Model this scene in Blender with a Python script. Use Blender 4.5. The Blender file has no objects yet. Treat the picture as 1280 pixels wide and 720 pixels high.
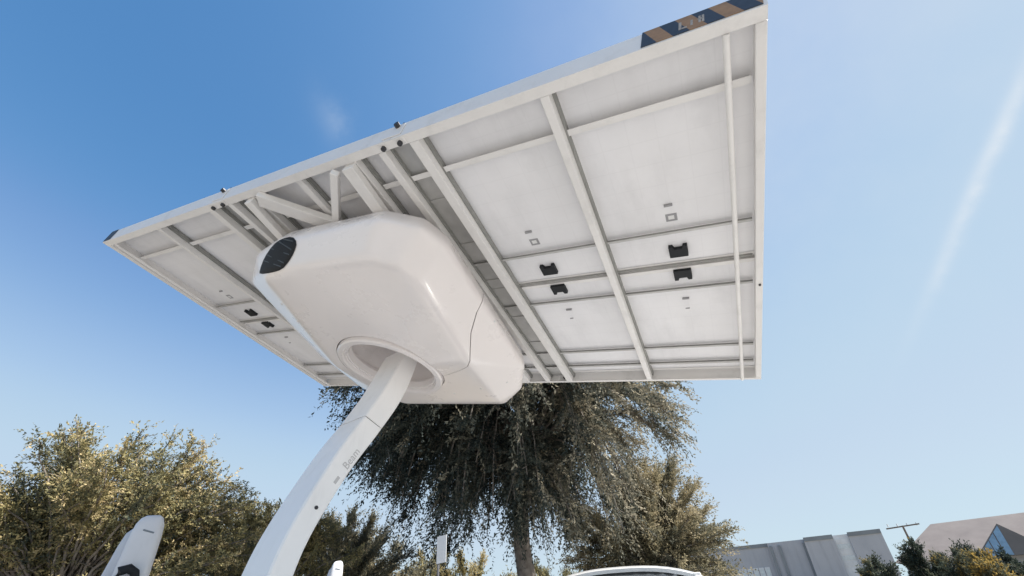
import bpy, bmesh, math, random
import numpy as np
from mathutils import Vector, Matrix, noise
from mathutils.geometry import convex_hull_2d

SC = bpy.context.scene
COL = SC.collection
rng = np.random.default_rng(7)
random.seed(7)

# ------------------------------------------------------------------ camera
cam_d = bpy.data.cameras.new('camera')
cam_d.sensor_width = 36.0
cam_d.lens = 540.0 / 1280.0 * 36.0
cam_d.shift_y = 66.0 / 1280.0
cam_d.clip_end = 3000.0
cam_d.clip_start = 0.05
cam_o = bpy.data.objects.new('camera', cam_d)
COL.objects.link(cam_o)
CAM_R = Matrix(((0.997894170502771, 0.06486312108268012, 0.0),
                (0.034215242639719895, -0.5263883483033829, -0.8495555449419075),
                (-0.05510482417802925, 0.8477665258158344, -0.5274991716187415)))
CAM_P = Vector((0.0, 0.0, 1.15))
cam_o.matrix_world = Matrix.Translation(CAM_P) @ CAM_R.to_4x4()
SC.camera = cam_o

# ------------------------------------------------------------------ sky, sun, exposure
SUN_EL = math.radians(50.0)
SUN_AZ = math.radians(93.0)          # clockwise from +Y
world = bpy.data.worlds.new('World')
SC.world = world
world.use_nodes = True
wn = world.node_tree.nodes
wl = world.node_tree.links
wn.clear()
w_out = wn.new('ShaderNodeOutputWorld')
w_bg = wn.new('ShaderNodeBackground')
w_sky = wn.new('ShaderNodeTexSky')
w_sky.sky_type = 'NISHITA'
w_sky.sun_disc = False
w_sky.sun_elevation = SUN_EL
w_sky.sun_rotation = SUN_AZ
w_sky.altitude = 0.0
w_sky.air_density = 1.0
w_sky.dust_density = 0.1
w_sky.ozone_density = 1.6
w_bg.inputs['Strength'].default_value = 0.10
EXPO = 1.33
# faint high cirrus: a wisp and an old contrail, thin white cloud over the blue
w_tc = wn.new('ShaderNodeTexCoord')

def vdot(vec):
    n = wn.new('ShaderNodeVectorMath'); n.operation = 'DOT_PRODUCT'
    wl.new(w_tc.outputs['Generated'], n.inputs[0])
    n.inputs[1].default_value = vec
    return n.outputs['Value']

def wmath(op, a, b=None, clamp=False):
    n = wn.new('ShaderNodeMath'); n.operation = op; n.use_clamp = clamp
    for i, v in enumerate((a, b)):
        if v is None: continue
        if isinstance(v, (int, float)): n.inputs[i].default_value = v
        else: wl.new(v, n.inputs[i])
    return n.outputs[0]

def ray(px, py):
    return (CAM_R @ Vector((px - 640.0, -(py - 426.0), -540.0))).normalized()

def streak(p0, p1, width, length, strength, nscale):
    a, b = ray(*p0), ray(*p1)
    mid = (a + b).normalized()
    along = (b - a).normalized()
    side = mid.cross(along).normalized()
    wn_noise = wn.new('ShaderNodeTexNoise')
    wn_noise.inputs['Scale'].default_value = nscale
    wn_noise.inputs['Detail'].default_value = 6.0
    wn_noise.inputs['Roughness'].default_value = 0.62
    wl.new(w_tc.outputs['Generated'], wn_noise.inputs['Vector'])
    nf = wn_noise.outputs['Fac']
    off = wmath('MULTIPLY', wmath('SUBTRACT', nf, 0.5), width * 1.6)
    s = wmath('DIVIDE', wmath('ADD', vdot(side), off), width)
    l = wmath('DIVIDE', vdot(along), length)
    r2 = wmath('ADD', wmath('MULTIPLY', s, s), wmath('MULTIPLY', l, l))
    g = wmath('EXPONENT', wmath('MULTIPLY', r2, -1.0))
    front = wmath('MAXIMUM', vdot(mid), 0.0)
    g = wmath('MULTIPLY', g, front)
    g = wmath('MULTIPLY', g, wmath('MULTIPLY', wmath('SUBTRACT', nf, 0.25, True), 2.0))
    return wmath('MULTIPLY', g, strength, True)

c1 = streak((1272, 112), (1190, 300), 0.0105, 0.18, 1.0, 9.0)
c2 = streak((405, 125), (425, 175), 0.028, 0.05, 0.20, 16.0)
c3 = streak((1250, -160), (950, 60), 0.46, 0.62, 0.80, 1.2)
cl = c3
c12 = wmath('ADD', c1, c2, True)
# the sky's clear-day grade: a soft shoulder per channel so that the bright side does not wash out
w_pre = wn.new('ShaderNodeVectorMath'); w_pre.operation = 'SCALE'; w_pre.inputs['Scale'].default_value = 0.2016 / 1.5
wl.new(w_sky.outputs['Color'], w_pre.inputs[0])
w_cv = wn.new('ShaderNodeRGBCurve')
for ch, pts_ in ((0, ((0.15, .094), (0.20, .20), (0.28, .37), (0.36, .475), (0.50, .535), (1.0, .60))), (1, ((0.26, .27), (0.46, .55), (0.58, .645), (0.85, .69), (1.3, .75))), (2, ((0.48, .565), (0.78, .80), (1.0, .83), (1.3, .85)))):
    cc_ = w_cv.mapping.curves[ch]
    cc_.points[1].location = (1.0, pts_[-1][1] / 1.5 + 0.01)
    for x_, y_ in pts_: cc_.points.new(x_ / 1.5, y_ / 1.5)
w_cv.mapping.update()
wl.new(w_pre.outputs[0], w_cv.inputs['Color'])
w_post = wn.new('ShaderNodeVectorMath'); w_post.operation = 'SCALE'; w_post.inputs['Scale'].default_value = 1.5 / (0.10 * 2 ** EXPO)
wl.new(w_cv.outputs['Color'], w_post.inputs[0])
w_mix = wn.new('ShaderNodeMix'); w_mix.data_type = 'RGBA'
wl.new(cl, w_mix.inputs['Factor'])
wl.new(w_post.outputs[0], w_mix.inputs['A'])
w_mix.inputs['B'].default_value = tuple(c / (0.10 * 2 ** EXPO) for c in (0.66, 0.745, 0.85)) + (1.0,)
w_mix2 = wn.new('ShaderNodeMix'); w_mix2.data_type = 'RGBA'
wl.new(c12, w_mix2.inputs['Factor']); wl.new(w_mix.outputs['Result'], w_mix2.inputs['A'])
w_mix2.inputs['B'].default_value = tuple(c / (0.10 * 2 ** EXPO) for c in (0.76, 0.83, 0.90)) + (1.0,)
wl.new(w_mix2.outputs['Result'], w_bg.inputs['Color'])
wl.new(w_bg.outputs[0], w_out.inputs[0])

sun_d = bpy.data.lights.new('sun', 'SUN')
sun_d.energy = 4.2
sun_d.angle = math.radians(0.55)
sun_d.color = (1.0, 0.945, 0.87)
sun_o = bpy.data.objects.new('sun', sun_d)
COL.objects.link(sun_o)
SUN_DIR = Vector((math.sin(SUN_AZ) * math.cos(SUN_EL), math.cos(SUN_AZ) * math.cos(SUN_EL), math.sin(SUN_EL)))
sun_o.rotation_euler = SUN_DIR.to_track_quat('Z', 'Y').to_euler()
sun_o.location = (20, 20, 30)

SC.view_settings.view_transform = 'Standard'
SC.view_settings.look = 'None'
SC.view_settings.gamma = 1.0
SC.view_settings.exposure = EXPO
SC.render.engine = 'CYCLES'
SC.cycles.max_bounces = 8
SC.cycles.diffuse_bounces = 5
SC.cycles.transparent_max_bounces = 12

# ------------------------------------------------------------------ materials
def mat(name, col, rough=0.6, metal=0.0, var=0.0, scale=3.0, bump=0.0, bscale=40.0, coat=0.0, col2=None, spec=0.5, detail=5.0):
    m = bpy.data.materials.new(name); m.use_nodes = True
    n, l = m.node_tree.nodes, m.node_tree.links
    p = n['Principled BSDF']
    p.inputs['Roughness'].default_value = rough
    p.inputs['Metallic'].default_value = metal
    p.inputs['Specular IOR Level'].default_value = spec
    if coat: p.inputs['Coat Weight'].default_value = coat; p.inputs['Coat Roughness'].default_value = 0.12
    tc = n.new('ShaderNodeTexCoord')
    if var or col2:
        t = n.new('ShaderNodeTexNoise'); t.inputs['Scale'].default_value = scale
        t.inputs['Detail'].default_value = detail; t.inputs['Roughness'].default_value = 0.6
        l.new(tc.outputs['Object'], t.inputs['Vector'])
        r = n.new('ShaderNodeValToRGB')
        r.color_ramp.elements[0].position = 0.3; r.color_ramp.elements[1].position = 0.7
        c2 = col2 or tuple(max(0.0, c * (1 + var)) for c in col)
        c1 = col if col2 else tuple(max(0.0, c * (1 - var)) for c in col)
        r.color_ramp.elements[0].color = (*c1, 1); r.color_ramp.elements[1].color = (*c2, 1)
        l.new(t.outputs['Fac'], r.inputs['Fac']); l.new(r.outputs['Color'], p.inputs['Base Color'])
    else:
        p.inputs['Base Color'].default_value = (*col, 1)
    if bump:
        t2 = n.new('ShaderNodeTexNoise'); t2.inputs['Scale'].default_value = bscale; t2.inputs['Detail'].default_value = 4
        l.new(tc.outputs['Object'], t2.inputs['Vector'])
        b = n.new('ShaderNodeBump'); b.inputs['Strength'].default_value = bump; b.inputs['Distance'].default_value = 0.01
        l.new(t2.outputs['Fac'], b.inputs['Height']); l.new(b.outputs['Normal'], p.inputs['Normal'])
    return m

M = {}
M['white_paint'] = mat('white_paint', (0.765, 0.75, 0.735), 0.42, var=0.035, scale=2.2, bump=0.05, bscale=60)
M['housing_paint'] = mat('housing_paint', (0.835, 0.79, 0.775), 0.30, var=0.02, scale=1.6, bump=0.03, bscale=5, coat=0.6)
M['backsheet'] = mat('backsheet', (0.775, 0.77, 0.785), 0.5, var=0.06, scale=1.7, bump=0.10, bscale=2.2)
M['column_paint'] = mat('column_paint', (0.91, 0.905, 0.90), 0.38, var=0.03, scale=2.5, bump=0.05, bscale=30)
M['galvanised'] = mat('galvanised', (0.30, 0.30, 0.285), 0.55, 0.2, var=0.12, scale=9)
M['glint_metal'] = mat('glint_metal', (0.72, 0.72, 0.72), 0.3, 0.5)
M['worn_print'] = mat('worn_print', (0.36, 0.33, 0.30), 0.7, var=0.2, scale=60)
M['purlin_metal'] = mat('purlin_metal', (0.47, 0.465, 0.455), 0.5, 0.3, var=0.10, scale=7)
M['bolt_dark'] = mat('bolt_dark', (0.05, 0.05, 0.055), 0.5, 0.4)
M['black_plastic'] = mat('black_plastic', (0.016, 0.018, 0.021), 0.6, spec=0.25)
M['vent_slat'] = mat('vent_slat', (0.045, 0.055, 0.065), 0.4)
M['solar_glass'] = mat('solar_glass', (0.01, 0.015, 0.04), 0.12, coat=0.5)
M['label_print'] = mat('label_print', (0.30, 0.30, 0.31), 0.7)
M['label_white'] = mat('label_white', (0.70, 0.70, 0.70), 0.6)
M['hazard_black'] = mat('hazard_black', (0.03, 0.04, 0.058), 0.55, var=0.2, scale=30)
M['hazard_amber'] = mat('hazard_amber', (0.30, 0.175, 0.085), 0.55, var=0.15, scale=30)
M['logo_grey'] = mat('logo_grey', (0.56, 0.55, 0.55), 0.6)
M['seam'] = mat('seam', (0.12, 0.11, 0.11), 0.8)
M['concrete'] = mat('concrete', (0.34, 0.32, 0.29), 0.9, col2=(0.42, 0.39, 0.35), scale=0.6, bump=0.2, bscale=60)
M['asphalt'] = mat('asphalt', (0.27, 0.262, 0.25), 0.92, col2=(0.33, 0.32, 0.305), scale=0.35, bump=0.4, bscale=120)
M['line_paint'] = mat('line_paint', (0.72, 0.72, 0.70), 0.7, var=0.1, scale=12)
M['steel_pad'] = mat('steel_pad', (0.62, 0.60, 0.56), 0.55, var=0.06, scale=2)
M['dry_soil'] = mat('dry_soil', (0.23, 0.18, 0.12), 0.95, col2=(0.33, 0.27, 0.18), scale=0.4, bump=0.4, bscale=12)
M['bark'] = mat('bark', (0.12, 0.10, 0.085), 0.9, col2=(0.26, 0.23, 0.20), scale=7, bump=1.0, bscale=18)
M['car_white'] = mat('car_white', (0.72, 0.72, 0.72), 0.25, coat=1.0, var=0.01)
M['car_glass'] = mat('car_glass', (0.015, 0.017, 0.02), 0.06, coat=0.6)
M['tyre'] = mat('tyre', (0.02, 0.02, 0.02), 0.85)
M['rim'] = mat('rim', (0.45, 0.45, 0.46), 0.3, 0.8)
M['lamp_red'] = mat('lamp_red', (0.35, 0.02, 0.02), 0.25)
M['lamp_clear'] = mat('lamp_clear', (0.7, 0.7, 0.72), 0.15)
M['charger_white'] = mat('charger_white', (0.70, 0.70, 0.72), 0.4, var=0.02, scale=5)
M['charger_grey'] = mat('charger_grey', (0.55, 0.57, 0.62), 0.45, var=0.04, scale=5)
M['sign_white'] = mat('sign_white', (0.78, 0.79, 0.80), 0.5)
M['sign_pole'] = mat('sign_pole', (0.16, 0.16, 0.17), 0.6, 0.4, var=0.2, scale=20)
M['wall_grey'] = mat('wall_grey', (0.35, 0.38, 0.43), 0.85, col2=(0.40, 0.43, 0.48), scale=0.18, bump=0.1, bscale=4)
M['wall_dark'] = mat('wall_dark', (0.20, 0.23, 0.26), 0.85, var=0.1, scale=0.4)
M['wall_light'] = mat('wall_light', (0.60, 0.64, 0.68), 0.8, var=0.08, scale=1.2)
M['bld_window'] = mat('bld_window', (0.55, 0.62, 0.66), 0.35, var=0.15, scale=2.5)
M['roof_brown'] = mat('roof_brown', (0.15, 0.13, 0.125), 0.85, col2=(0.20, 0.175, 0.165), scale=0.2, bump=0.3, bscale=6)
M['roof_dark'] = mat('roof_dark', (0.13, 0.135, 0.145), 0.85, var=0.1, scale=0.3)
M['glass_blue'] = mat('glass_blue', (0.16, 0.30, 0.48), 0.15, var=0.2, scale=0.8)
M['pole_wood'] = mat('pole_wood', (0.14, 0.12, 0.11), 0.9, var=0.2)

def leaf_mat(name, cols, trans=0.28):
    m = bpy.data.materials.new(name); m.use_nodes = True
    n, l = m.node_tree.nodes, m.node_tree.links
    p = n['Principled BSDF']; p.inputs['Roughness'].default_value = 0.75
    p.inputs['Specular IOR Level'].default_value = 0.2
    at = n.new('ShaderNodeAttribute'); at.attribute_name = 'tint'
    r = n.new('ShaderNodeValToRGB')
    els = r.color_ramp.elements
    while len(els) < len(cols): els.new(0.5)
    for i, (pos, c) in enumerate(cols):
        els[i].position = pos; els[i].color = (*c, 1)
    l.new(at.outputs['Fac'], r.inputs['Fac'])
    l.new(r.outputs['Color'], p.inputs['Base Color'])
    t = n.new('ShaderNodeBsdfTranslucent'); l.new(r.outputs['Color'], t.inputs['Color'])
    mx = n.new('ShaderNodeMixShader'); mx.inputs[0].default_value = trans
    l.new(p.outputs[0], mx.inputs[1]); l.new(t.outputs[0], mx.inputs[2])
    l.new(mx.outputs[0], n['Material Output'].inputs['Surface'])
    return m

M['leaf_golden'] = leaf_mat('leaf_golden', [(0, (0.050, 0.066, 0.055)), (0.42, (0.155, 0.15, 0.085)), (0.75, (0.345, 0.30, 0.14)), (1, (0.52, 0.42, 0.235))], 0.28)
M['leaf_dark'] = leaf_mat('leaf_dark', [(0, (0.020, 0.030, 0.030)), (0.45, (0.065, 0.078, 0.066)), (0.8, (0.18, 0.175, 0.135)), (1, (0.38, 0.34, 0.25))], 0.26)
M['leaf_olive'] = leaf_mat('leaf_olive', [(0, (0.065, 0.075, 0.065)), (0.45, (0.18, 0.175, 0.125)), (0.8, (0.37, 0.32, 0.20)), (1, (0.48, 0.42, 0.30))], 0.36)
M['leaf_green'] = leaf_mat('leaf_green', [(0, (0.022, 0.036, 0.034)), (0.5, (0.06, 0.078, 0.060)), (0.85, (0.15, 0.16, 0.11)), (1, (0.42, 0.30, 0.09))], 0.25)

def age_paint(m, streak_scale=(3, 3, 14), amount=0.12, obj_var=0.05, grid=0.0):
    """patchy grime and a per-piece tone on top of a material's base colour"""
    n, l = m.node_tree.nodes, m.node_tree.links
    p = n['Principled BSDF']; src = p.inputs['Base Color'].links[0].from_socket
    tc = n.new('ShaderNodeTexCoord'); mp = n.new('ShaderNodeMapping'); mp.inputs['Scale'].default_value = streak_scale
    l.new(tc.outputs['Object'], mp.inputs['Vector'])
    t = n.new('ShaderNodeTexNoise'); t.inputs['Scale'].default_value = 1.0; t.inputs['Detail'].default_value = 8; t.inputs['Roughness'].default_value = 0.68
    l.new(mp.outputs[0], t.inputs['Vector'])
    mr = n.new('ShaderNodeMapRange'); mr.inputs[1].default_value = 0.52; mr.inputs[2].default_value = 0.78
    mr.inputs[3].default_value = 1.0; mr.inputs[4].default_value = 1.0 - amount
    l.new(t.outputs['Fac'], mr.inputs[0])
    oi = n.new('ShaderNodeObjectInfo'); mo = n.new('ShaderNodeMapRange')
    mo.inputs[3].default_value = 1.0 - obj_var; mo.inputs[4].default_value = 1.0 + obj_var
    l.new(oi.outputs['Random'], mo.inputs[0])
    mu = n.new('ShaderNodeMath'); mu.operation = 'MULTIPLY'; l.new(mr.outputs[0], mu.inputs[0]); l.new(mo.outputs[0], mu.inputs[1])
    fac = mu.outputs[0]
    if grid:
        br = n.new('ShaderNodeTexBrick'); br.offset = 0.0; br.inputs['Scale'].default_value = 1.0
        br.inputs['Brick Width'].default_value = 0.158; br.inputs['Row Height'].default_value = 0.158; br.inputs['Mortar Size'].default_value = 0.004
        br.inputs['Color1'].default_value = (1, 1, 1, 1); br.inputs['Color2'].default_value = (1, 1, 1, 1); br.inputs['Mortar'].default_value = (1 - grid,) * 3 + (1,)
        l.new(tc.outputs['Object'], br.inputs['Vector'])
        m2 = n.new('ShaderNodeMath'); m2.operation = 'MULTIPLY'; l.new(fac, m2.inputs[0]); l.new(br.outputs['Color'], m2.inputs[1]); fac = m2.outputs[0]
    vm = n.new('ShaderNodeVectorMath'); vm.operation = 'SCALE'; l.new(src, vm.inputs[0]); l.new(fac, vm.inputs['Scale'])
    l.new(vm.outputs[0], p.inputs['Base Color'])
    ra = n.new('ShaderNodeMapRange'); ra.inputs[1].default_value = 0.3; ra.inputs[2].default_value = 0.75
    r0 = p.inputs['Roughness'].default_value; ra.inputs[3].default_value = r0 * .75; ra.inputs[4].default_value = min(1, r0 * 1.35)
    l.new(t.outputs['Fac'], ra.inputs[0]); l.new(ra.outputs[0], p.inputs['Roughness'])
age_paint(M['backsheet'], (2.2, 0.9, 2.2), 0.13, 0.035, 0.025)
age_paint(M['white_paint'], (5, 5, 5), 0.16, 0.03)
age_paint(M['housing_paint'], (1.6, 1.6, 3), 0.035, 0.0)
age_paint(M['column_paint'], (9, 9, 1.2), 0.10, 0.0)
age_paint(M['charger_white'], (9, 9, 3), 0.10, 0.0)
age_paint(M['wall_grey'], (1.2, 1.2, .12), 0.15, 0.03)

# ------------------------------------------------------------------ helpers
def link(name, me, m=None, parent=None):
    o = bpy.data.objects.new(name, me); COL.objects.link(o)
    if m is not None:
        for mm in (m if isinstance(m, (list, tuple)) else [m]):
            if me is not None: me.materials.append(mm)
    if parent is not None: o.parent = parent
    return o

def obj(name, bm, m, parent=None, smooth=False, ang=40):
    bmesh.ops.recalc_face_normals(bm, faces=bm.faces[:])
    me = bpy.data.meshes.new(name); bm.to_mesh(me); bm.free()
    if smooth:
        me.shade_smooth()
        me.set_sharp_from_angle(angle=math.radians(ang))
    return link(name, me, m, parent)

def thing(name, label, cat, loc=(0, 0, 0), group=None, rot=None):
    o = bpy.data.objects.new(name, None); COL.objects.link(o)
    o.empty_display_size = 0.3
    o.location = loc
    if rot: o.rotation_euler = rot
    o['label'] = label; o['category'] = cat
    if group: o['group'] = group
    return o

def tag(o, label, cat, group=None):
    o['label'] = label; o['category'] = cat
    if group: o['group'] = group
    return o

def box(bm, x0, x1, y0, y1, z0, z1, bevel=0.0, mi=0, mtx=None):
    vs = [bm.verts.new((x, y, z)) for x in (x0, x1) for y in (y0, y1) for z in (z0, z1)]
    f = [(0, 1, 3, 2), (4, 6, 7, 5), (0, 4, 5, 1), (2, 3, 7, 6), (0, 2, 6, 4), (1, 5, 7, 3)]
    fs = [bm.faces.new([vs[i] for i in q]) for q in f]
    for q in fs: q.material_index = mi
    if bevel > 0:
        es = list({e for q in fs for e in q.edges})
        r = bmesh.ops.bevel(bm, geom=es, offset=bevel, segments=1, affect='EDGES', clamp_overlap=True)
        for q in r['faces']: q.material_index = mi
        vs = list({v for q in fs if q.is_valid for v in q.verts} | {v for q in r['faces'] for v in q.verts})
    if mtx is not None:
        bmesh.ops.transform(bm, matrix=mtx, verts=vs)
    return vs

def bar(bm, a, b, w, h, bevel=0.0, upv=Vector((0, 0, 1))):
    """rectangular bar from a to b, width w, height h (h along upv)"""
    a, b = Vector(a), Vector(b)
    d = (b - a); L = d.length; d.normalize()
    s = d.cross(upv).normalized(); u = s.cross(d).normalized()
    mt = Matrix((( d.x, s.x, u.x, a.x), (d.y, s.y, u.y, a.y), (d.z, s.z, u.z, a.z), (0, 0, 0, 1)))
    return box(bm, 0, L, -w / 2, w / 2, -h / 2, h / 2, bevel, 0, mt)

def tube(bm, pts, rads, n=8, cap=True):
    pts = [Vector(p) for p in pts]
    if isinstance(rads, (int, float)): rads = [rads] * len(pts)
    rings = []
    for i, p in enumerate(pts):
        d = (pts[min(i + 1, len(pts) - 1)] - pts[max(i - 1, 0)]).normalized()
        ref = Vector((0, 0, 1)) if abs(d.z) < 0.9 else Vector((1, 0, 0))
        s = d.cross(ref).normalized(); u = s.cross(d)
        rings.append([bm.verts.new(p + rads[i] * (math.cos(2 * math.pi * k / n) * s + math.sin(2 * math.pi * k / n) * u)) for k in range(n)])
    for a, b in zip(rings, rings[1:]):
        for k in range(n):
            bm.faces.new((a[k], a[(k + 1) % n], b[(k + 1) % n], b[k]))
    if cap and n > 2:
        bm.faces.new(rings[0][::-1]); bm.faces.new(rings[-1])

def ring_lathe(bm, prof, centre, n=64):
    """closed profile [(r, z)...] turned round local z at centre"""
    cx, cy = centre
    rings = [[bm.verts.new((cx + r * math.cos(2 * math.pi * k / n), cy + r * math.sin(2 * math.pi * k / n), z)) for r, z in prof] for k in range(n)]
    m = len(prof)
    for k in range(n):
        a, b = rings[k], rings[(k + 1) % n]
        for j in range(m):
            bm.faces.new((a[j], a[(j + 1) % m], b[(j + 1) % m], b[j]))

def poly_prism(bm, pts, thick, axis='z', z0=0.0):
    lo = [bm.verts.new((x, y, z0)) for x, y in pts]; hi = [bm.verts.new((x, y, z0 + thick)) for x, y in pts]
    bm.faces.new(lo[::-1]); bm.faces.new(hi)
    n = len(pts)
    for i in range(n): bm.faces.new((lo[i], lo[(i + 1) % n], hi[(i + 1) % n], hi[i]))

def evaluated_mesh(o):
    dg = bpy.context.evaluated_depsgraph_get(); dg.update()
    return bpy.data.meshes.new_from_object(o.evaluated_get(dg))

# ------------------------------------------------------------------ ground
g = bmesh.new()
S = 1500
bmesh.ops.create_grid(g, x_segments=2, y_segments=2, size=S)
o = obj('ground', g, M['dry_soil']); o['kind'] = 'structure'
g = bmesh.new(); box(g, -11, 30, -14, 16.5, -0.3, 0.02)
o = obj('parking_lot', g, M['asphalt']); o['kind'] = 'structure'
g = bmesh.new()
box(g, -11.2, 30.2, 16.5, 16.65, -0.3, 0.14, 0.02); box(g, -11.15, -11.0, -14, 16.5, -0.3, 0.14, 0.02)
o = obj('kerb', g, M['concrete']); o['kind'] = 'structure'
g = bmesh.new()
for x in (-6.2, -3.6, 2.2, 4.9, 7.6, 10.3):
    box(g, x - 0.05, x + 0.05, 2.0, 7.0, 0.024, 0.027)
o = obj('parking_line', g, M['line_paint']); o['kind'] = 'structure'

# ------------------------------------------------------------------ the solar canopy
E1 = Vector((0.8894494034076115, -0.38897808824219904, -0.23994958980020792))
E2 = Vector((0.3748206051764759, 0.9212433870741888, -0.10401988130745335))
EN = Vector((0.26151342740475947, 0.0025823709106838483, 0.9651963834616742))
OC = Vector((-4.200732600020524, 3.1464608910093013, 4.634619340776057))
LC = 3.1766
CANOPY = Matrix(((E1.x, E2.x, EN.x, OC.x), (E1.y, E2.y, EN.y, OC.y), (E1.z, E2.z, EN.z, OC.z), (0, 0, 0, 1)))
HUB = OC + 2.79 * E1 + 1.78 * E2 - 0.6 * EN
A1 = Vector((0.83271892, -0.55369594, 0)); A2 = Vector((0.55369594, 0.83271892, 0))
BASE = HUB - 0.86 * A2
root = thing('solar_canopy', 'large white solar canopy on a curved box column, tilted over the parking space', 'solar canopy', (BASE.x, BASE.y, 0.02))
ROOT_INV = Matrix.Translation(-root.location)

def cpart(name, bm, m, parent=None, smooth=False, ang=40):
    """a part modelled in canopy coordinates (u, v, w)"""
    bmesh.ops.recalc_face_normals(bm, faces=bm.faces[:])
    bmesh.ops.transform(bm, matrix=CANOPY, verts=bm.verts[:])
    if parent is None:
        bmesh.ops.transform(bm, matrix=ROOT_INV, verts=bm.verts[:]); par = root
    else: par = parent; bmesh.ops.transform(bm, matrix=ROOT_INV, verts=bm.verts[:])
    me = bpy.data.meshes.new(name); bm.to_mesh(me); bm.free()
    if smooth:
        me.shade_smooth(); me.set_sharp_from_angle(angle=math.radians(ang))
    return link(name, me, m, par)

# perimeter frame, four rails butted at the corners, three lengths on the long sides
RW = 0.058
for (u0, u1) in ((0.0, 2.058), (2.062, 3.956), (3.960, 6.0)):
    for side in (0, 1):
        b = bmesh.new()
        if side == 0:
            box(b, u0, u1, 0, 0.008, 0, 0.152); box(b, u0, u1, 0.0082, RW, 0, 0.008); box(b, u0, u1, 0.0082, RW * .8, 0.144, 0.152)
            box(b, u0, u1, RW - 0.008, RW, 0.0082, 0.06)
        else:
            box(b, u0, u1, LC - 0.008, LC, 0, 0.152); box(b, u0, u1, LC - RW * 0.5, LC - 0.0082, 0, 0.008); box(b, u0, u1, LC - RW * .8, LC - 0.0082, 0.144, 0.152)
        cpart('frame_rail', b, M['white_paint'])
for (u0, u1) in ((0.0, RW), (6.0 - RW * .8, 6.0)):
    b = bmesh.new(); box(b, u0 + (0.0 if u0 == 0 else 0), u1, RW + 0.001, LC - RW * 0.5 - 0.001, 0.001, 0.15, 0.004)
    cpart('frame_rail', b, M['white_paint'])
# splice plates with bolts at the two hinge joints of the front rail
for uj in (2.06, 3.958):
    b = bmesh.new(); box(b, uj - 0.075, uj + 0.075, -0.006, -0.0005, 0.02, 0.135, 0.002)
    box(b, uj - 0.10, uj + 0.10, 0.004, RW * .95, -0.006, -0.0005, 0.002)
    pl = cpart('splice_plate', b, M['white_paint'])
    for (du, v0, w0) in ((-0.075, 0.035, -0.006), (0.06, 0.035, -0.006)):
        b = bmesh.new(); tube(b, [(uj + du, v0, w0), (uj + du, v0, w0 - 0.018)], 0.017, 8); cpart('bolt', b, M['bolt_dark'], pl)
    b = bmesh.new(); tube(b, [(uj + 0.02, -0.006, 0.118), (uj + 0.02, -0.03, 0.118)], 0.019, 8); cpart('bolt', b, M['bolt_dark'], pl)
    b = bmesh.new(); tube(b, [(uj + 0.02, 0.03, 0.152), (uj + 0.02, 0.03, 0.19)], 0.02, 8); cpart('latch_pin', b, M['bolt_dark'], pl)

# solar modules: 6 x 2, each a part; junction box, its label and connector are sub-parts
def module_mesh():
    b = bmesh.new()
    W_, H_ = 0.992, 1.520
    box(b, 0.012, W_ - 0.012, 0.012, H_ - 0.012, 0.107, 0.139, mi=0)          # laminate: white back
    top = [b.verts.new(p) for p in ((0.014, 0.014, 0.1395), (W_ - 0.014, 0.014, 0.1395), (W_ - 0.014, H_ - 0.014, 0.1395), (0.014, H_ - 0.014, 0.1395))]
    b.faces.new(top).material_index = 1
    for (x0, x1, y0, y1) in ((0, W_, 0, 0.012), (0, W_, H_ - 0.012, H_), (0, 0.012, 0.012, H_ - 0.012), (W_ - 0.012, W_, 0.012, H_ - 0.012)):
        box(b, x0, x1, y0, y1, 0.100, 0.142, mi=2)
    for (x0, x1, y0, y1) in ((0.0122, W_ - 0.0122, 0.0122, 0.034), (0.0122, W_ - 0.0122, H_ - 0.034, H_ - 0.0122)):
        box(b, x0, x1, y0, y1, 0.1003, 0.103, mi=2)
    bmesh.ops.recalc_face_normals(b, faces=b.faces[:])
    me = bpy.data.meshes.new('solar_module'); b.to_mesh(me); b.free()
    for k in ('backsheet', 'solar_glass', 'white_paint'): me.materials.append(M[k])
    return me

def jbox_mesh():
    b = bmesh.new()
    # body with two notched cable lugs, like a stubby "M"
    pts = [(-.062, -.052), (.062, -.052), (.062, .052), (.036, .052), (.026, .026), (-.026, .026), (-.036, .052), (-.062, .052)]
    poly_prism(b, pts, 0.030, z0=0.077)
    bmesh.ops.recalc_face_normals(b, faces=b.faces[:])
    me = bpy.data.meshes.new('junction_box'); b.to_mesh(me); b.free(); me.materials.append(M['black_plastic']); return me

def label_mesh():
    b = bmesh.new()
    box(b, -.036, .036, -.032, .032, 0.1055, 0.1068, mi=0)
    box(b, -.020, .018, -.016, .016, 0.1049, 0.1054, mi=1)
    me = bpy.data.meshes.new('rating_label'); b.to_mesh(me); b.free()
    me.materials.append(M['label_print']); me.materials.append(M['label_white']); return me

def clip_mesh():
    b = bmesh.new(); box(b, -.026, .026, -.007, .007, 0.094, 0.1068)
    me = bpy.data.meshes.new('cable_clip'); b.to_mesh(me); b.free(); me.materials.append(M['label_print']); return me

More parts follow.
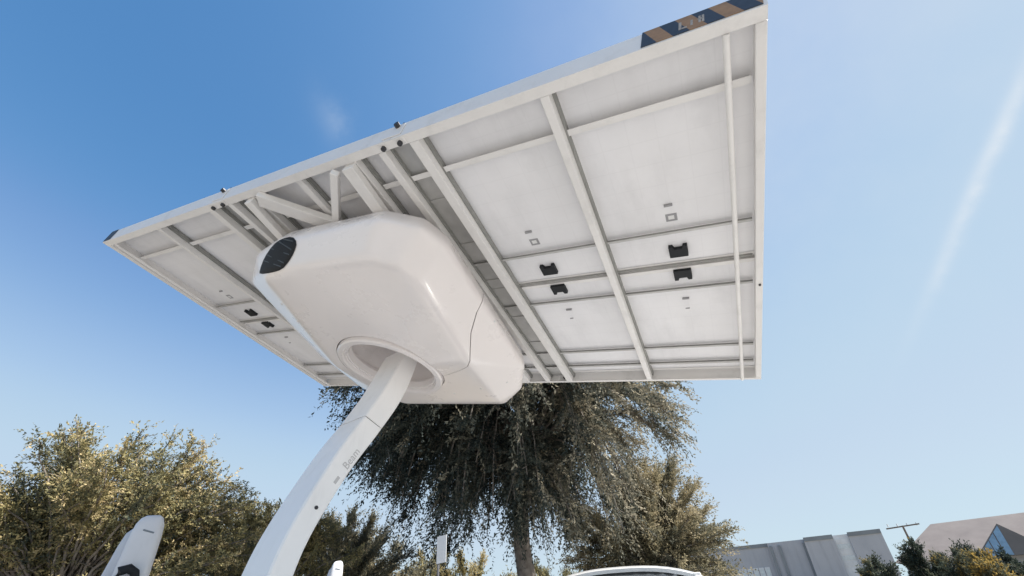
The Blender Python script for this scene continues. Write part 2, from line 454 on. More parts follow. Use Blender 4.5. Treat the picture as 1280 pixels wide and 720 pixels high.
mod_me, jb_me, lb_me, clip_me = module_mesh(), jbox_mesh(), label_mesh(), clip_mesh()
CL = ROOT_INV @ CANOPY
for i in range(6):
    for j in range(2):
        u0 = 0.004 + i * 1.0; v0 = 0.054 if j == 0 else 1.606
        mo = link('solar_module', mod_me, None, root)
        mo.matrix_local = CL @ Matrix.Translation((u0, v0, 0))
        flip = Matrix.Identity(4) if j == 0 else Matrix.Rotation(math.pi, 4, 'Z')
        jb = link('junction_box', jb_me, None, mo)
        jb.matrix_local = Matrix.Translation((0.475, 1.368 if j == 0 else 0.070, 0)) @ (flip @ Matrix.Rotation(math.pi, 4, 'Z') if j == 0 else flip @ Matrix.Rotation(math.pi, 4, 'Z'))
        if j == 1: jb.matrix_local = Matrix.Translation((0.475, 0.070, 0))
        else: jb.matrix_local = Matrix.Translation((0.475, 1.368, 0)) @ Matrix.Rotation(math.pi, 4, 'Z')
        if j == 0:
            lb = link('rating_label', lb_me, None, mo); lb.matrix_local = Matrix.Translation((0.468, 1.065, 0))
            cp = link('cable_clip', clip_me, None, mo); cp.matrix_local = Matrix.Translation((0.462, 0.955, 0))
        else:
            cp = link('cable_clip', clip_me, None, mo); cp.matrix_local = Matrix.Translation((0.462, 0.375, 0))
            cp = link('cable_clip', clip_me, None, mo); cp.matrix_local = Matrix.Translation((0.468, 0.455, 0)) @ Matrix.Scale(0.6, 4)

# purlins (parallel to the long side), above the beams
for (v, wd, z0, mk) in ((0.325, 0.038, 0.062, 'white_paint'), (1.225, 0.018, 0.070, 'purlin_metal'), (1.83, 0.018, 0.070, 'purlin_metal'), (2.665, 0.022, 0.070, 'purlin_metal'), (2.95, 0.026, 0.066, 'purlin_metal')):
    b = bmesh.new(); box(b, RW + 0.001, 6.0 - RW, v - wd / 2, v + wd / 2, z0, z0 + .004)
    box(b, RW + 0.001, 6.0 - RW, v + wd / 2 - .004, v + wd / 2, z0 + .0042, .0985)
    box(b, RW + 0.001, 6.0 - RW, v + wd / 2 - .008, v + wd / 2 - .0042, z0 + .0042, .0985, mi=1)  # darker inner face puts the purlin's shaded side into its colour
    cpart('purlin', b, [M[mk], M['galvanised']])
b = bmesh.new(); box(b, 0.03, 5.97, 1.560, 1.620, 0.1425, 0.150); cpart('centre_rail', b, M['seam'])
for k in range(1, 6):
    b = bmesh.new(); box(b, k - 0.03, k + 0.03, 0.03, LC - 0.03, 0.1505, 0.152); cpart('seal_strip', b, M['white_paint'])
b = bmesh.new(); box(b, RW + 0.002, 6.0 - RW, 1.556, 1.568, 0.088, 0.0985); cpart('cable_tray', b, M['galvanised'])

# grey plates added to darken the gaps where the canopy wings fold, between the paired beams
for (ua, ub) in ((3.866, 4.060), (1.940, 2.134)):
    b = bmesh.new(); box(b, ua, ub, RW + .004, LC - .012, 0.0890, 0.0915, mi=0)
    for vv in (0.55, 1.0, 1.45, 2.0, 2.45):
        box(b, ua + .01, ub - .01, vv - .012, vv + .012, 0.080, 0.0888)
    cpart('gap_plate', b, M['purlin_metal'])
# cross beams (parallel to the short side); the bottom flush with the frame
def beam(u0, u1, w0=0.002, w1=0.0615, v0=RW + 0.002, v1=LC - 0.009, taper=0):
    b = bmesh.new(); box(b, u0, u1, v0, v1, w0, w1, 0.003); bm_ = cpart('cross_beam', b, M['white_paint'])
    b = bmesh.new(); box(b, u0 + .004, u1 + .012, v0, v1, w1 + .0003, 0.0997); cpart('dark_strip', b, M['galvanised'], bm_)  # dark strip filling the gap above each beam
    return bm_
for (a_, c_) in ((4.955, 5.005), (4.065, 4.135), (3.805, 3.862)):
    beam(a_, c_); beam(6.0 - c_, 6.0 - a_)
beam(3.50, 3.60); beam(2.40, 2.50); beam(2.97, 3.03, 0.02)
for uu in (5.842, 0.158):
    b = bmesh.new(); tube(b, [(uu, RW + 0.002, 0.0), (uu, LC - 0.009, 0.0)], 0.0155, 10); cpart('tie_rod', b, M['white_paint'], None, True)
    for vv in (0.09, 0.33, 1.25, 1.85, 2.67, 3.10):
        pass
# braces between the front rail and the tracker housing
for (a_, c_, wd) in (((2.56, 0.075), (3.03, 0.465), 0.12), ((3.435, 0.06), (3.065, 0.455), 0.055)):
    b = bmesh.new(); bar(b, (a_[0], a_[1], -0.028 if wd > .1 else -0.05), (c_[0], c_[1], -0.030 if wd > .1 else -0.06), wd, 0.055 if wd > .1 else 0.05, 0.004)
    cpart('brace', b, M['white_paint'])
b = bmesh.new(); bar(b, (3.55, 0.062, -0.03), (3.56, 0.75, -0.10), 0.10, 0.055, 0.004); cpart('brace', b, M['white_paint'])
b = bmesh.new(); bar(b, (2.45, 0.062, -0.03), (2.44, 0.75, -0.10), 0.08, 0.055, 0.004); cpart('brace', b, M['white_paint'])
# mirrored braces at the low edge
b = bmesh.new(); bar(b, (3.44, LC - .07, -0.03), (3.03, LC - 0.47, -0.03), 0.08, 0.05, 0.004); cpart('brace', b, M['white_paint'])
b = bmesh.new(); bar(b, (2.56, LC - .07, -0.03), (2.99, LC - 0.47, -0.09), 0.08, 0.05, 0.004); cpart('brace', b, M['white_paint'])
# small bolts in view on the rails
for (uu, vv) in ((5.98, 1.78),):
    b = bmesh.new(); tube(b, [(uu, vv, 0.0), (uu, vv, -0.010)], 0.008, 8); cpart('bolt', b, M['bolt_dark'])
b = bmesh.new(); tube(b, [(4.03, LC - 0.010, 0.05), (4.03, LC - 0.03, 0.05)], 0.016, 8); cpart('bolt', b, M['bolt_dark'])

# hazard marking: black and amber diagonal tape on the front rail, and a black piece at the far corner
def hazard(u0, u1, first_dark, n, parent=None):
    b = bmesh.new()
    z0, z1 = 0.012, 0.158
    sk = -0.065
    step = (u1 - u0) / n
    # parallelogram stripes clipped to [u0, u1]
    k = -2; idx = 0
    while u0 + k * step < u1 + 0.3:
        a_, c_ = u0 + k * step, u0 + (k + 1) * step
        poly = [(a_, z0), (c_, z0), (c_ + sk, z1), (a_ + sk, z1)]
        def clip(poly, lim, sign):
            out = []
            for i in range(len(poly)):
                p, q = poly[i], poly[(i + 1) % len(poly)]
                ip, iq = sign * (p[0] - lim) >= 0, sign * (q[0] - lim) >= 0
                if ip: out.append(p)
                if ip != iq:
                    t = (lim - p[0]) / (q[0] - p[0]); out.append((lim, p[1] + t * (q[1] - p[1])))
            return out
        poly = clip(clip(poly, u0, 1), u1, -1) if True else poly
        if len(poly) >= 3:
            lo = [b.verts.new((x, -0.0035, z)) for x, z in poly]; hi = [b.verts.new((x, -0.0015, z)) for x, z in poly]
            mi = (k + first_dark) % 2
            fs = [b.faces.new(lo), b.faces.new(hi[::-1])]
            for i in range(len(poly)): fs.append(b.faces.new((lo[i], hi[i], hi[(i + 1) % len(poly)], lo[(i + 1) % len(poly)])))
            for f_ in fs: f_.material_index = mi
        k += 1
    return cpart('hazard_tape', b, [M['hazard_black'], M['hazard_amber']])
hz = hazard(5.49, 5.985, 0, 7)
hazard(0.0, 0.15, 0, 0.4)
# pale worn lettering between the stripes (not legible in the photograph either)
b = bmesh.new()
for (uu, w_, z_a, z_b) in ((5.655, .012, .045, .115), (5.668, .022, .045, .057), (5.705, .010, .05, .10), (5.735, .026, .078, .090), (5.738, .010, .05, .112), (5.752, .010, .05, .112)):
    box(b, uu, uu + w_, -0.0046, -0.0036, z_a, z_b)
cpart('worn_lettering', b, M['worn_print'], hz)
def text_mesh(body, size, m, name):
    cu = bpy.data.curves.new(name, 'FONT'); cu.body = body; cu.size = size; cu.extrude = 0.0006
    cu.align_x = 'CENTER'; cu.align_y = 'CENTER'; cu.resolution_u = 3
    t = bpy.data.objects.new(name, cu); COL.objects.link(t)
    me = evaluated_mesh(t); bpy.data.objects.remove(t); bpy.data.curves.remove(cu)
    me.materials.clear(); me.materials.append(m)
    return me

# tracker housing: a soft-cornered body hung under the middle of the frame
lv1 = [(1.95, .61, -.33), (2.30, .38, -.29), (2.68, .30, -.28), (3.70, .33, -.27), (3.97, .48, -.27), (4.05, .70, -.27), (3.94, 2.36, -.27),
       (3.74, 2.76, -.30), (3.47, 2.94, -.40), (2.05, 2.92, -.42), (1.68, 2.5, -.42), (1.71, 1.7, -.40), (1.87, 1.05, -.37)]
lv2 = [(2.32, .58, -.46), (2.47, .47, -.49), (2.78, .44, -.495), (3.60, .48, -.50), (3.78, .58, -.51), (3.84, .75, -.515), (3.74, 1.70, -.60),
       (3.50, 2.74, -.47), (2.15, 2.76, -.48), (2.0, 2.45, -.50), (2.13, 1.72, -.60)]
lv0 = [(u + (3.0 - u) * 0.06, v + (1.6 - v) * 0.05, -0.10) for (u, v, w) in lv1]
hb = bmesh.new()
for p in lv0 + lv1 + lv2: hb.verts.new(p)
r_ = bmesh.ops.convex_hull(hb, input=hb.verts[:])
bmesh.ops.delete(hb, geom=[v for v in hb.verts if not v.link_faces], context='VERTS')
bmesh.ops.recalc_face_normals(hb, faces=hb.faces[:])
hme = bpy.data.meshes.new('housing_tmp'); hb.to_mesh(hme); hb.free()
ho = bpy.data.objects.new('housing_tmp', hme); COL.objects.link(ho)
md = ho.modifiers.new('r', 'REMESH'); md.mode = 'VOXEL'; md.voxel_size = 0.022; md.use_smooth_shade = True
md = ho.modifiers.new('s', 'SMOOTH'); md.factor = 0.5; md.iterations = 22
h1 = evaluated_mesh(ho)
bpy.data.objects.remove(ho)
HC = (2.79, 1.78)
ho = bpy.data.objects.new('housing_tmp2', h1); COL.objects.link(ho)
cuts = []
def cutter(bm):
    bmesh.ops.recalc_face_normals(bm, faces=bm.faces[:])
    me = bpy.data.meshes.new('cut'); bm.to_mesh(me); bm.free()
    c = bpy.data.objects.new('cut', me); COL.objects.link(c); cuts.append(c)
    m_ = ho.modifiers.new('b', 'BOOLEAN'); m_.operation = 'DIFFERENCE'; m_.object = c; m_.solver = 'EXACT'
b = bmesh.new(); bmesh.ops.create_cone(b, cap_ends=True, segments=72, radius1=0.50, radius2=0.44, depth=0.50)
bmesh.ops.translate(b, vec=(HC[0], HC[1], -0.45), verts=b.verts[:]); cutter(b)
b = bmesh.new(); ring_lathe(b, [(0.527, -0.80), (0.537, -0.80), (0.537, -0.50), (0.527, -0.50)], HC, 72); cutter(b)
# panel seam of the shell: from the hole to the side crease and up the side
b = bmesh.new()
seam = [(3.18, 2.02), (3.40, 1.93), (3.58, 1.85), (3.68, 1.79), (3.75, 1.71), (3.80, 1.60), (3.86, 1.47), (3.95, 1.35), (4.12, 1.22)]
for (p, q) in zip(seam, seam[1:]):
    pass
def seam_prism(bm, pts, half, z0, z1):
    n = len(pts); L_, R_ = [], []
    for i, p in enumerate(pts):
        a_ = Vector(pts[max(i - 1, 0)]); c_ = Vector(pts[min(i + 1, n - 1)])
        d = (c_ - a_).normalized(); nn = Vector((-d.y, d.x))
        L_.append((p[0] + nn.x * half, p[1] + nn.y * half)); R_.append((p[0] - nn.x * half, p[1] - nn.y * half))
    poly_prism(bm, L_ + R_[::-1], z1 - z0, z0=z0)
seam_prism(b, seam, 0.0028, -0.85, -0.15)
sb = b
h_pre = evaluated_mesh(ho)
# inner keep so the seam is only skin-deep: cut with a seam prism minus a shrunken body is costly; use a second material groove instead
cutter(sb)
h2 = evaluated_mesh(ho)
for c in cuts: bpy.data.objects.remove(c)
bpy.data.objects.remove(ho)
h2.transform(CL); h2.materials.clear()
h2.shade_smooth(); h2.set_sharp_from_angle(angle=math.radians(35))
h2.name = 'tracker_housing'
housing = link('tracker_housing', h2, M['housing_paint'], root)
# lip ring round the hole
b = bmesh.new()
ring_lathe(b, [(0.520, -0.54), (0.524, -0.592), (0.512, -0.604), (0.470, -0.606), (0.462, -0.598), (0.456, -0.575), (0.448, -0.575), (0.440, -0.50), (0.47, -0.48)], HC, 80)
cpart('collar_ring', b, M['housing_paint'], housing, True, 30)
b = bmesh.new()
ring_lathe(b, [(0.447, -0.56), (0.430, -0.56), (0.420, -0.50), (0.440, -0.46)], HC, 80)
cpart('inner_ring', b, M['housing_paint'], housing, True, 30)
# dark air vent on the far corner of the housing (louvred)
vent_pts = [Vector((2.83, .325, -.29)), Vector((2.86, .365, -.33)), Vector((2.70, .455, -.44)), Vector((2.62, .485, -.475)), Vector((2.30, .53, -.42)), Vector((2.26, .50, -.38)), Vector((2.55, .34, -.30))]

# ------------------------------------------------------------------ the curved column
prof_front = [(-0.975, 0.05), (-0.97, 0.50), (-0.950, 0.90), (-0.912, 1.20), (-0.866, 1.42), (-0.825, 1.58), (-0.768, 1.73), (-0.704, 1.88), (-0.605, 2.09), (-0.497, 2.31), (-0.402, 2.47), (-0.338, 2.575)]
prof_front_up = [(-0.338, 2.575), (-0.250, 2.74), (-0.165, 2.90), (-0.060, 3.14), (0.05, 3.42)]
prof_back = [(-0.775, 0.05), (-0.775, 0.50), (-0.765, 0.90), (-0.738, 1.20), (-0.700, 1.42), (-0.660, 1.57), (-0.590, 1.74), (-0.517, 1.89), (-0.405, 2.11), (-0.300, 2.28), (-0.215, 2.41), (-0.155, 2.51)]
prof_back_up = [(-0.155, 2.51), (-0.070, 2.65), (0.015, 2.80), (0.100, 3.00), (0.172, 3.22), (0.225, 3.42)]

def resample(pts, n):
    pts = [Vector(p) for p in pts]; d = [0]
    for a_, c_ in zip(pts, pts[1:]): d.append(d[-1] + (c_ - a_).length)
    out = []
    for k in range(n):
        t = d[-1] * k / (n - 1); i = max(j for j in range(len(d) - 1) if d[j] <= t + 1e-9)
        f = (t - d[i]) / (d[i + 1] - d[i]); out.append(pts[i].lerp(pts[i + 1], f))
    for _ in range(2):
        out = [out[0]] + [(out[i - 1] + 2 * out[i] + out[i + 1]) / 4 for i in range(1, n - 1)] + [out[-1]]
    return out

def column_mesh(front, back, half, n, bev=0.011):
    F, B = resample(front, n), resample(back, n)
    b = bmesh.new(); rings = []
    for f_, k_ in zip(F, B):
        dirv = (k_ - f_).normalized()
        f2, k2 = f_ + dirv * bev, k_ - dirv * bev
        sec = [(f_, -half + bev), (f_, half - bev), (f2, half), (k2, half), (k_, half - bev), (k_, -half + bev), (k2, -half), (f2, -half)]
        rings.append([b.verts.new(Vector((HUB.x, HUB.y, 0)) + A2 * p.x + A1 * o_ + Vector((0, 0, p.y)) - root.location) for p, o_ in sec])
    m = len(rings[0])
    for a_, c_ in zip(rings, rings[1:]):
        for k in range(m): b.faces.new((a_[k], a_[(k + 1) % m], c_[(k + 1) % m], c_[k]))
    b.faces.new(rings[0][::-1]); b.faces.new(rings[-1])
    return b
obj('column', column_mesh(prof_front, prof_back, 0.170, 40), M['column_paint'], root, True, 32)
g0, g1 = (-0.3335, 2.583), (-0.1505, 2.518)
up = obj('upper_column', column_mesh([(g0[0], g0[1])] + prof_front_up[1:], [g1] + prof_back_up[1:], 0.170, 16), M['column_paint'], root, True, 32)
obj('joint_gasket', column_mesh([(-0.330, 2.568), (-0.3265, 2.590)], [(-0.163, 2.503), (-0.159, 2.524)], 0.163, 2, 0.02), M['seam'], root)
# bolt hole cover on the column
def on_column(s_back, z, out=0.0):
    return Vector((HUB.x, HUB.y, 0)) + A2 * s_back + A1 * (0.170 + out) + Vector((0, 0, z)) - root.location
b = bmesh.new(); tube(b, [on_column(-0.632, 1.818, -0.002), on_column(-0.632, 1.818, 0.006)], 0.013, 12); obj('bolt', b, M['bolt_dark'], root)
# faint logo running up the side face of the column
tm = text_mesh('Beam', 0.085, M['logo_grey'], 'logo')
ang = math.atan2(0.86, 0.50)
xd = (A2 * math.cos(ang) + Vector((0, 0, math.sin(ang)))); zd = A1.copy(); yd = zd.cross(xd)
pos = on_column(-0.408, 2.205, 0.0015)
tm.transform(Matrix(((xd.x, yd.x, zd.x, pos.x), (xd.y, yd.y, zd.y, pos.y), (xd.z, yd.z, zd.z, pos.z), (0, 0, 0, 1))))
link('logo', tm, None, root)
b = bmesh.new(); pos2 = on_column(-0.505, 2.030, 0.001)
bar(b, pos2 - xd * 0.035, pos2 + xd * 0.025, 0.0012, 0.024, 0, yd); obj('logo_mark', b, M['logo_grey'], root)
# base plate, gussets and steel ballast pad
b = bmesh.new(); bar(b, BASE + A2 * -0.05 - A2 * 0.3 + Vector((0, 0, 0.145)) - root.location - Vector((0, 0, BASE.z)), BASE + A2 * 0.5 + Vector((0, 0, 0.145)) - root.location - Vector((0, 0, BASE.z)), 0.62, 0.03, 0.004)
obj('base_plate', b, M['column_paint'], root)
b = bmesh.new(); c0 = Vector((BASE.x, BASE.y, 0.07)) - root.location
bar(b, c0 - A2 * 0.55, c0 + A2 * 3.9, 2.1, 0.12, 0.01); obj('ballast_pad', b, M['steel_pad'], root)

# vent as geometry: frame-less dark recess panel lying on the shell, with slats
def vent():
    hm = housing.data
    from mathutils.bvhtree import BVHTree
    bvh = BVHTree.FromPolygons([v.co.copy() for v in hm.vertices], [tuple(p.vertices) for p in hm.polygons])
    loop = [(366, 295.5), (372, 303), (368, 316), (361, 328), (353, 337), (340, 341), (325, 343), (325, 338), (331, 322), (342, 306), (352, 299)]
    org = CAM_P - root.location
    for _k in range(1):                                             # round the corners
        loop = [tuple(Vector(loop[i]).lerp(Vector(loop[(i + 1) % len(loop)]), f)) for i in range(len(loop)) for f in (.25, .75)]
    dense = []
    for i in range(len(loop)):
        a_, c_ = Vector(loop[i]), Vector(loop[(i + 1) % len(loop)])
        dense.append(a_)
    cen = Vector((348, 321))
    ringsv = []
    for s_ in (1.0, 0.93, 0.6, 0.3):
        ring = []
        for p in dense:
            q = cen + (p - cen) * s_
            hit, nor, idx, dist = bvh.ray_cast(org, ray(q.x, q.y))
            if hit is None: return None
            ring.append(hit + nor * (0.004 if s_ == 1.0 else 0.011))
        ringsv.append(ring)
    hit, nor, idx, dist = bvh.ray_cast(org, ray(cen.x, cen.y))
    return ringsv, hit + nor * 0.011
vr = vent()
from mathutils.bvhtree import BVHTree as _B
_bv = _B.FromPolygons([v.co.copy() for v in housing.data.vertices], [tuple(p.vertices) for p in housing.data.polygons])
for (px, py) in ((568, 492), (601, 486), (634, 478), (536, 503), (352, 380), (372, 402), (388, 418), (618, 402)):  # pale bolt domes standing in for glints on the housing shell
    hit, nor, _i, _d = _bv.ray_cast(CAM_P - root.location, ray(px, py))
    if hit is not None:
        b = bmesh.new(); tube(b, [hit - nor * .002, hit + nor * .004, hit + nor * .006], [.011, .011, .007], 10); obj('glint_bolt', b, M['glint_metal'], housing, True, 50)
print('VENT', vr is not None)
if vr:
    ringsv, cpt = vr
    b = bmesh.new(); R_ = [[b.verts.new(p) for p in r] for r in ringsv]; cv = b.verts.new(cpt); n = len(R_[0])
    for a_, c_ in zip(R_, R_[1:]):
        for k in range(n): b.faces.new((a_[k], a_[(k + 1) % n], c_[(k + 1) % n], c_[k]))
    for k in range(n): b.faces.new((R_[-1][k], R_[-1][(k + 1) % n], cv))
    vent_o = obj('air_vent', b, M['black_plastic'], housing, True, 60)
    flat = ringsv[1]; nn_ = len(flat)
    for k in range(1, 6):
        f = k / 6.0
        p0 = flat[int(nn_ * (0.0 + 0.42 * f)) % nn_]; p1 = flat[int(nn_ * (1.0 - 0.38 * f)) % nn_]
        b = bmesh.new(); nrm_ = (ringsv[2][0] - ringsv[1][0]).cross(ringsv[2][7] - ringsv[1][7]).normalized()
        tube(b, [p0.lerp(p1, .06), p0.lerp(p1, .5), p0.lerp(p1, .94)], .0055, 6)
        obj('slat', b, M['vent_slat'], vent_o)

print('HOUSING verts', len(h2.vertices))
#REST
def at(px, py, dist):
    """the place seen at a photo pixel, at a ground distance from the camera"""
    r = ray(px, py); k = dist / math.hypot(r.x, r.y); return CAM_P + r * k

# ------------------------------------------------------------------ trees
def leaves_mesh(name, P, D, sizes, tint, m, parent, aspect=0.42):
    """one quad per leaf (folded), P positions, D directions"""
    n = len(P)
    rnd = rng.normal(size=(n, 3)); side = np.cross(D, rnd); side /= np.linalg.norm(side, axis=1)[:, None] + 1e-9
    nrm = np.cross(D, side)
    L = sizes[:, None]; W = L * aspect
    v = np.empty((n, 4, 3))
    v[:, 0] = P; v[:, 1] = P + D * L * 0.5 + side * W * 0.5 + nrm * L * 0.08
    v[:, 2] = P + D * L; v[:, 3] = P + D * L * 0.5 - side * W * 0.5 + nrm * L * 0.08
    me = bpy.data.meshes.new(name)
    me.vertices.add(n * 4); me.vertices.foreach_set('co', v.reshape(-1).astype(np.float32))
    me.loops.add(n * 4); me.loops.foreach_set('vertex_index', np.arange(n * 4, dtype=np.int32))
    me.polygons.add(n); me.polygons.foreach_set('loop_start', np.arange(0, n * 4, 4, dtype=np.int32))
    me.polygons.foreach_set('loop_total', np.full(n, 4, dtype=np.int32))
    a = me.attributes.new('tint', 'FLOAT', 'FACE'); a.data.foreach_set('value', tint.astype(np.float32))
    me.update(calc_edges=True)
    return link(name, me, m, parent)

def unit(v): return v / (np.linalg.norm(v, axis=-1, keepdims=True) + 1e-9)

def spray_leaves(S, D0, L_, droop, per, leaf, jit, dirn, tint, wander=0.04, rad=0.0):
    """leaves packed along curved sprays: S starts, D0 directions, L_ lengths, tint per spray"""
    n = len(S); P, D, T, R_ = [], [], [], []
    ph = rng.random((n, 3)) * 6.28; common = rng.normal(size=(n, 3))
    for j in range(per):
        f = (j + rng.random(n)) / per
        zz = np.zeros(n)
        pos = S + D0 * (L_ * f)[:, None] + np.stack([zz, zz, -droop * (L_ * f) ** 2], 1)
        pos = pos + np.sin(ph + (f * L_)[:, None] * 4.2) * wander * f[:, None]
        dd = unit(D0 + np.stack([zz, zz, -2 * droop * L_ * f], 1))
        pos = pos + rng.normal(size=(n, 3)) * (leaf * jit * (1.15 - 0.6 * f))[:, None]
        P.append(pos); D.append(unit(dd + rng.normal(size=(n, 3)) * dirn))
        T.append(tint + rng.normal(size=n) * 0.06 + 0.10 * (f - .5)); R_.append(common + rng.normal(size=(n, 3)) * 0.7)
    return np.concatenate(P), np.concatenate(D), np.concatenate(T), np.concatenate(R_)

def leaf_obj(t, parts, leaf, m, aspect=0.42):
    P, D, T, R_ = [np.concatenate([p[k] for p in parts]) for k in range(4)]
    keep = P[:, 2] > 0.05; P, D, T, R_ = P[keep], D[keep], np.clip(T[keep], 0, 1), R_[keep]
    n = len(P)
    side = unit(np.cross(D, R_)); nrm = np.cross(D, side)
    L = (leaf * (0.6 + 0.8 * rng.random(n)))[:, None]; W = L * aspect
    v = np.empty((n, 4, 3))
    v[:, 0] = P; v[:, 1] = P + D * L * 0.5 + side * W * 0.5 + nrm * L * 0.1
    v[:, 2] = P + D * L; v[:, 3] = P + D * L * 0.5 - side * W * 0.5 + nrm * L * 0.1
    me = bpy.data.meshes.new('crown')
    me.vertices.add(n * 4); me.vertices.foreach_set('co', v.reshape(-1).astype(np.float32))
    me.loops.add(n * 4); me.loops.foreach_set('vertex_index', np.arange(n * 4, dtype=np.int32))
    me.polygons.add(n); me.polygons.foreach_set('loop_start', np.arange(0, n * 4, 4, dtype=np.int32))
    me.polygons.foreach_set('loop_total', np.full(n, 4, dtype=np.int32))
    a = me.attributes.new('tint', 'FLOAT', 'FACE'); a.data.foreach_set('value', T.astype(np.float32))
    me.update(calc_edges=True)
    return link('crown', me, m, t)

def curve_pt(pts, f):
    """quadratic / polyline evaluation by de Casteljau"""
    q = [np.array(p, float) for p in pts]
    while len(q) > 1: q = [q[i] * (1 - f) + q[i + 1] * f for i in range(len(q) - 1)]
    return q[0]

def grow(name, label, group, base, trunk_r, fork_z, branches, leaf_m, n_spray, per, leaf, spray_len, droop, mu, sd, cat='tree', f0=0.35, outward=0.6, tangent=0.6, rnd=0.5, upw=0.2, jit=0.45, dirn=0.6, tint_fn=None, limb=0.30, bark='bark', twig_n=500, aspect=0.42, dn=0.0):
    """a tree: trunk, branches given as control polygons, sprays of leaves along the outer part of each branch"""
    base = np.array(base, float)
    t = thing(name, label, cat, tuple(base), group)
    b = bmesh.new()
    tube(b, [(0, 0, -.15), (trunk_r * .3, 0, fork_z * .35), (-trunk_r * .2, 0, fork_z * .7), (0, 0, fork_z + trunk_r * .5)], [trunk_r * 1.3, trunk_r, trunk_r * .9, trunk_r * .75], 12)
    for k, c in enumerate(branches):
        nS = 8; rr = trunk_r * limb * (0.7 + 0.6 * rng.random())
        pts = [curve_pt(c, i / nS) for i in range(nS + 1)]
        pts = [p + (rng.normal(size=3) * .05 if 0 < i < nS else 0) for i, p in enumerate(pts)]
        tube(b, [tuple(p) for p in pts], [rr * (1 - 0.9 * (i / nS) ** .8) + .008 for i in range(nS + 1)], 6)
    obj('trunk', b, M[bark], t, True, 60)
    nb = len(branches)
    lens = np.array([np.linalg.norm(np.array(c[-1], float) - np.array(c[0], float)) for c in branches]); w = lens / lens.sum()
    bi = rng.choice(nb, n_spray, p=w); ff = f0 + (1.02 - f0) * rng.random(n_spray) ** .85
    S = np.empty((n_spray, 3)); T_ = np.empty((n_spray, 3))
    tab = [np.array([curve_pt(c, x) for x in np.linspace(0, 1.0, 25)]) for c in branches]
    for i in range(n_spray):
        tb = tab[bi[i]]; x = min(ff[i], .999) * 24; k = int(x); fr = x - k
        S[i] = tb[k] * (1 - fr) + tb[k + 1] * fr; T_[i] = tb[k + 1] - tb[k]
    ctr = np.mean([tb[-1] for tb in tab], axis=0)
    od = unit(S - np.array([0, 0, ctr[2] * .6]))
    D0 = unit(unit(T_) * tangent + od * outward + rng.normal(size=(n_spray, 3)) * rnd + np.array([0, 0, upw]))
    L_ = spray_len * (0.45 + 0.9 * rng.random(n_spray))
    btint = rng.normal(size=nb) * sd * .8
    tint = mu + btint[bi] + rng.normal(size=n_spray) * sd
    if tint_fn is not None: tint = tint + tint_fn(S)
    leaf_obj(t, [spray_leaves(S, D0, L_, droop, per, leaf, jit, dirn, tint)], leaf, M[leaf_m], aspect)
    b = bmesh.new()
    for k in range(min(n_spray, twig_n)):
        z = np.array([0, 0, 1.0]); q = [S[k], S[k] + D0[k] * L_[k] * .5 - z * droop * (L_[k] * .5) ** 2, S[k] + D0[k] * L_[k] - z * droop * L_[k] ** 2]
        if q[2][2] < .1: continue
        tube(b, [tuple(p) for p in q], [.011, .008, .004], 3, False)
    tw = obj('twig', b, M[bark], t); tw['kind'] = 'stuff'
    return t

def dome(n, fork_z, lobes, lift=0.3, shell=0.65):
    """branch polygons from the fork to points through the crown lobes"""
    out = []; ws = sum(l[2] for l in lobes)
    while len(out) < n:
        x = rng.random() * ws; k = 0
        while x > lobes[k][2]: x -= lobes[k][2]; k += 1
        c, r_, _ = lobes[k]
        d = unit(rng.normal(size=3)); e = np.array(c) + d * np.array(r_) * (shell + (1 - shell) * rng.random() ** .6)
        if e[2] < .25: continue
        s0 = np.array([0, 0, fork_z * (0.75 + .25 * rng.random())])
        m1 = s0 + (e - s0) * .4 + np.array([0, 0, lift * np.linalg.norm(e - s0)]) + rng.normal(size=3) * .2
        out.append([s0, m1, e])
    return out

# the big drooping tree behind the canopy: limbs rise, arch over and hang down
def arches():
    out = []
    for k in range(125):
        az = rng.random() * 2 * math.pi if k > 40 else rng.normal() * .75 + (math.pi if k % 2 else 0)
        cx_, sx_ = math.cos(az), math.sin(az)
        R = 1.6 + 4.0 * rng.random() ** .75
        if cx_ > .3: R *= 1.0
        peak = 6.3 + 2.2 * rng.random()
        lo = 3.75 if R < 3.0 else 3.9 + (R - 3.0) * 1.05
        if cx_ < -.2: lo -= .35
        if cx_ < -.4 and 2.2 < R < 3.9 and rng.random() < .4: lo = 2.7
        lo -= .3
        if cx_ > .2 and R < 4.2: lo -= .4
        zend = lo + 1.5 * rng.random()
        s0 = np.array([0, 0, 3.9 + .5 * rng.random()])
        out.append([s0, np.array([cx_ * R * .25, sx_ * R * .25, peak]), np.array([cx_ * R * .8, sx_ * R * .8, peak + .6]), np.array([cx_ * R, sx_ * R, zend])])
    for k in range(46):                                     # inner crown
        az = rng.random() * 6.28 if k % 2 else rng.normal() * .7 - math.pi / 2; R = .5 + 1.5 * rng.random()
        out.append([np.array([0, 0, 4.2]), np.array([math.cos(az) * R, math.sin(az) * R, 6.6]), np.array([math.cos(az) * R * 1.3, math.sin(az) * R * 1.3, 2.95 + 1.9 * rng.random()])])
    return out
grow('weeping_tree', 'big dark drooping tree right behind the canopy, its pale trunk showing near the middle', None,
    (-0.05, 14.0, 0), 0.27, 4.0, arches(), 'leaf_dark', 9800, 40, 0.090, 0.90, 0.42, 0.47, 0.17, f0=0.28, outward=.35, tangent=.75, rnd=.45, upw=-.05, jit=.42, dirn=.55, tint_fn=lambda S: S[:, 0] * .085 + np.clip(S[:, 0] - 1.5, 0, 3) * .05 + (rng.random(len(S)) < .03) * .5, limb=.24, twig_n=900)  # crown tint rises to the right, painting in its lit side
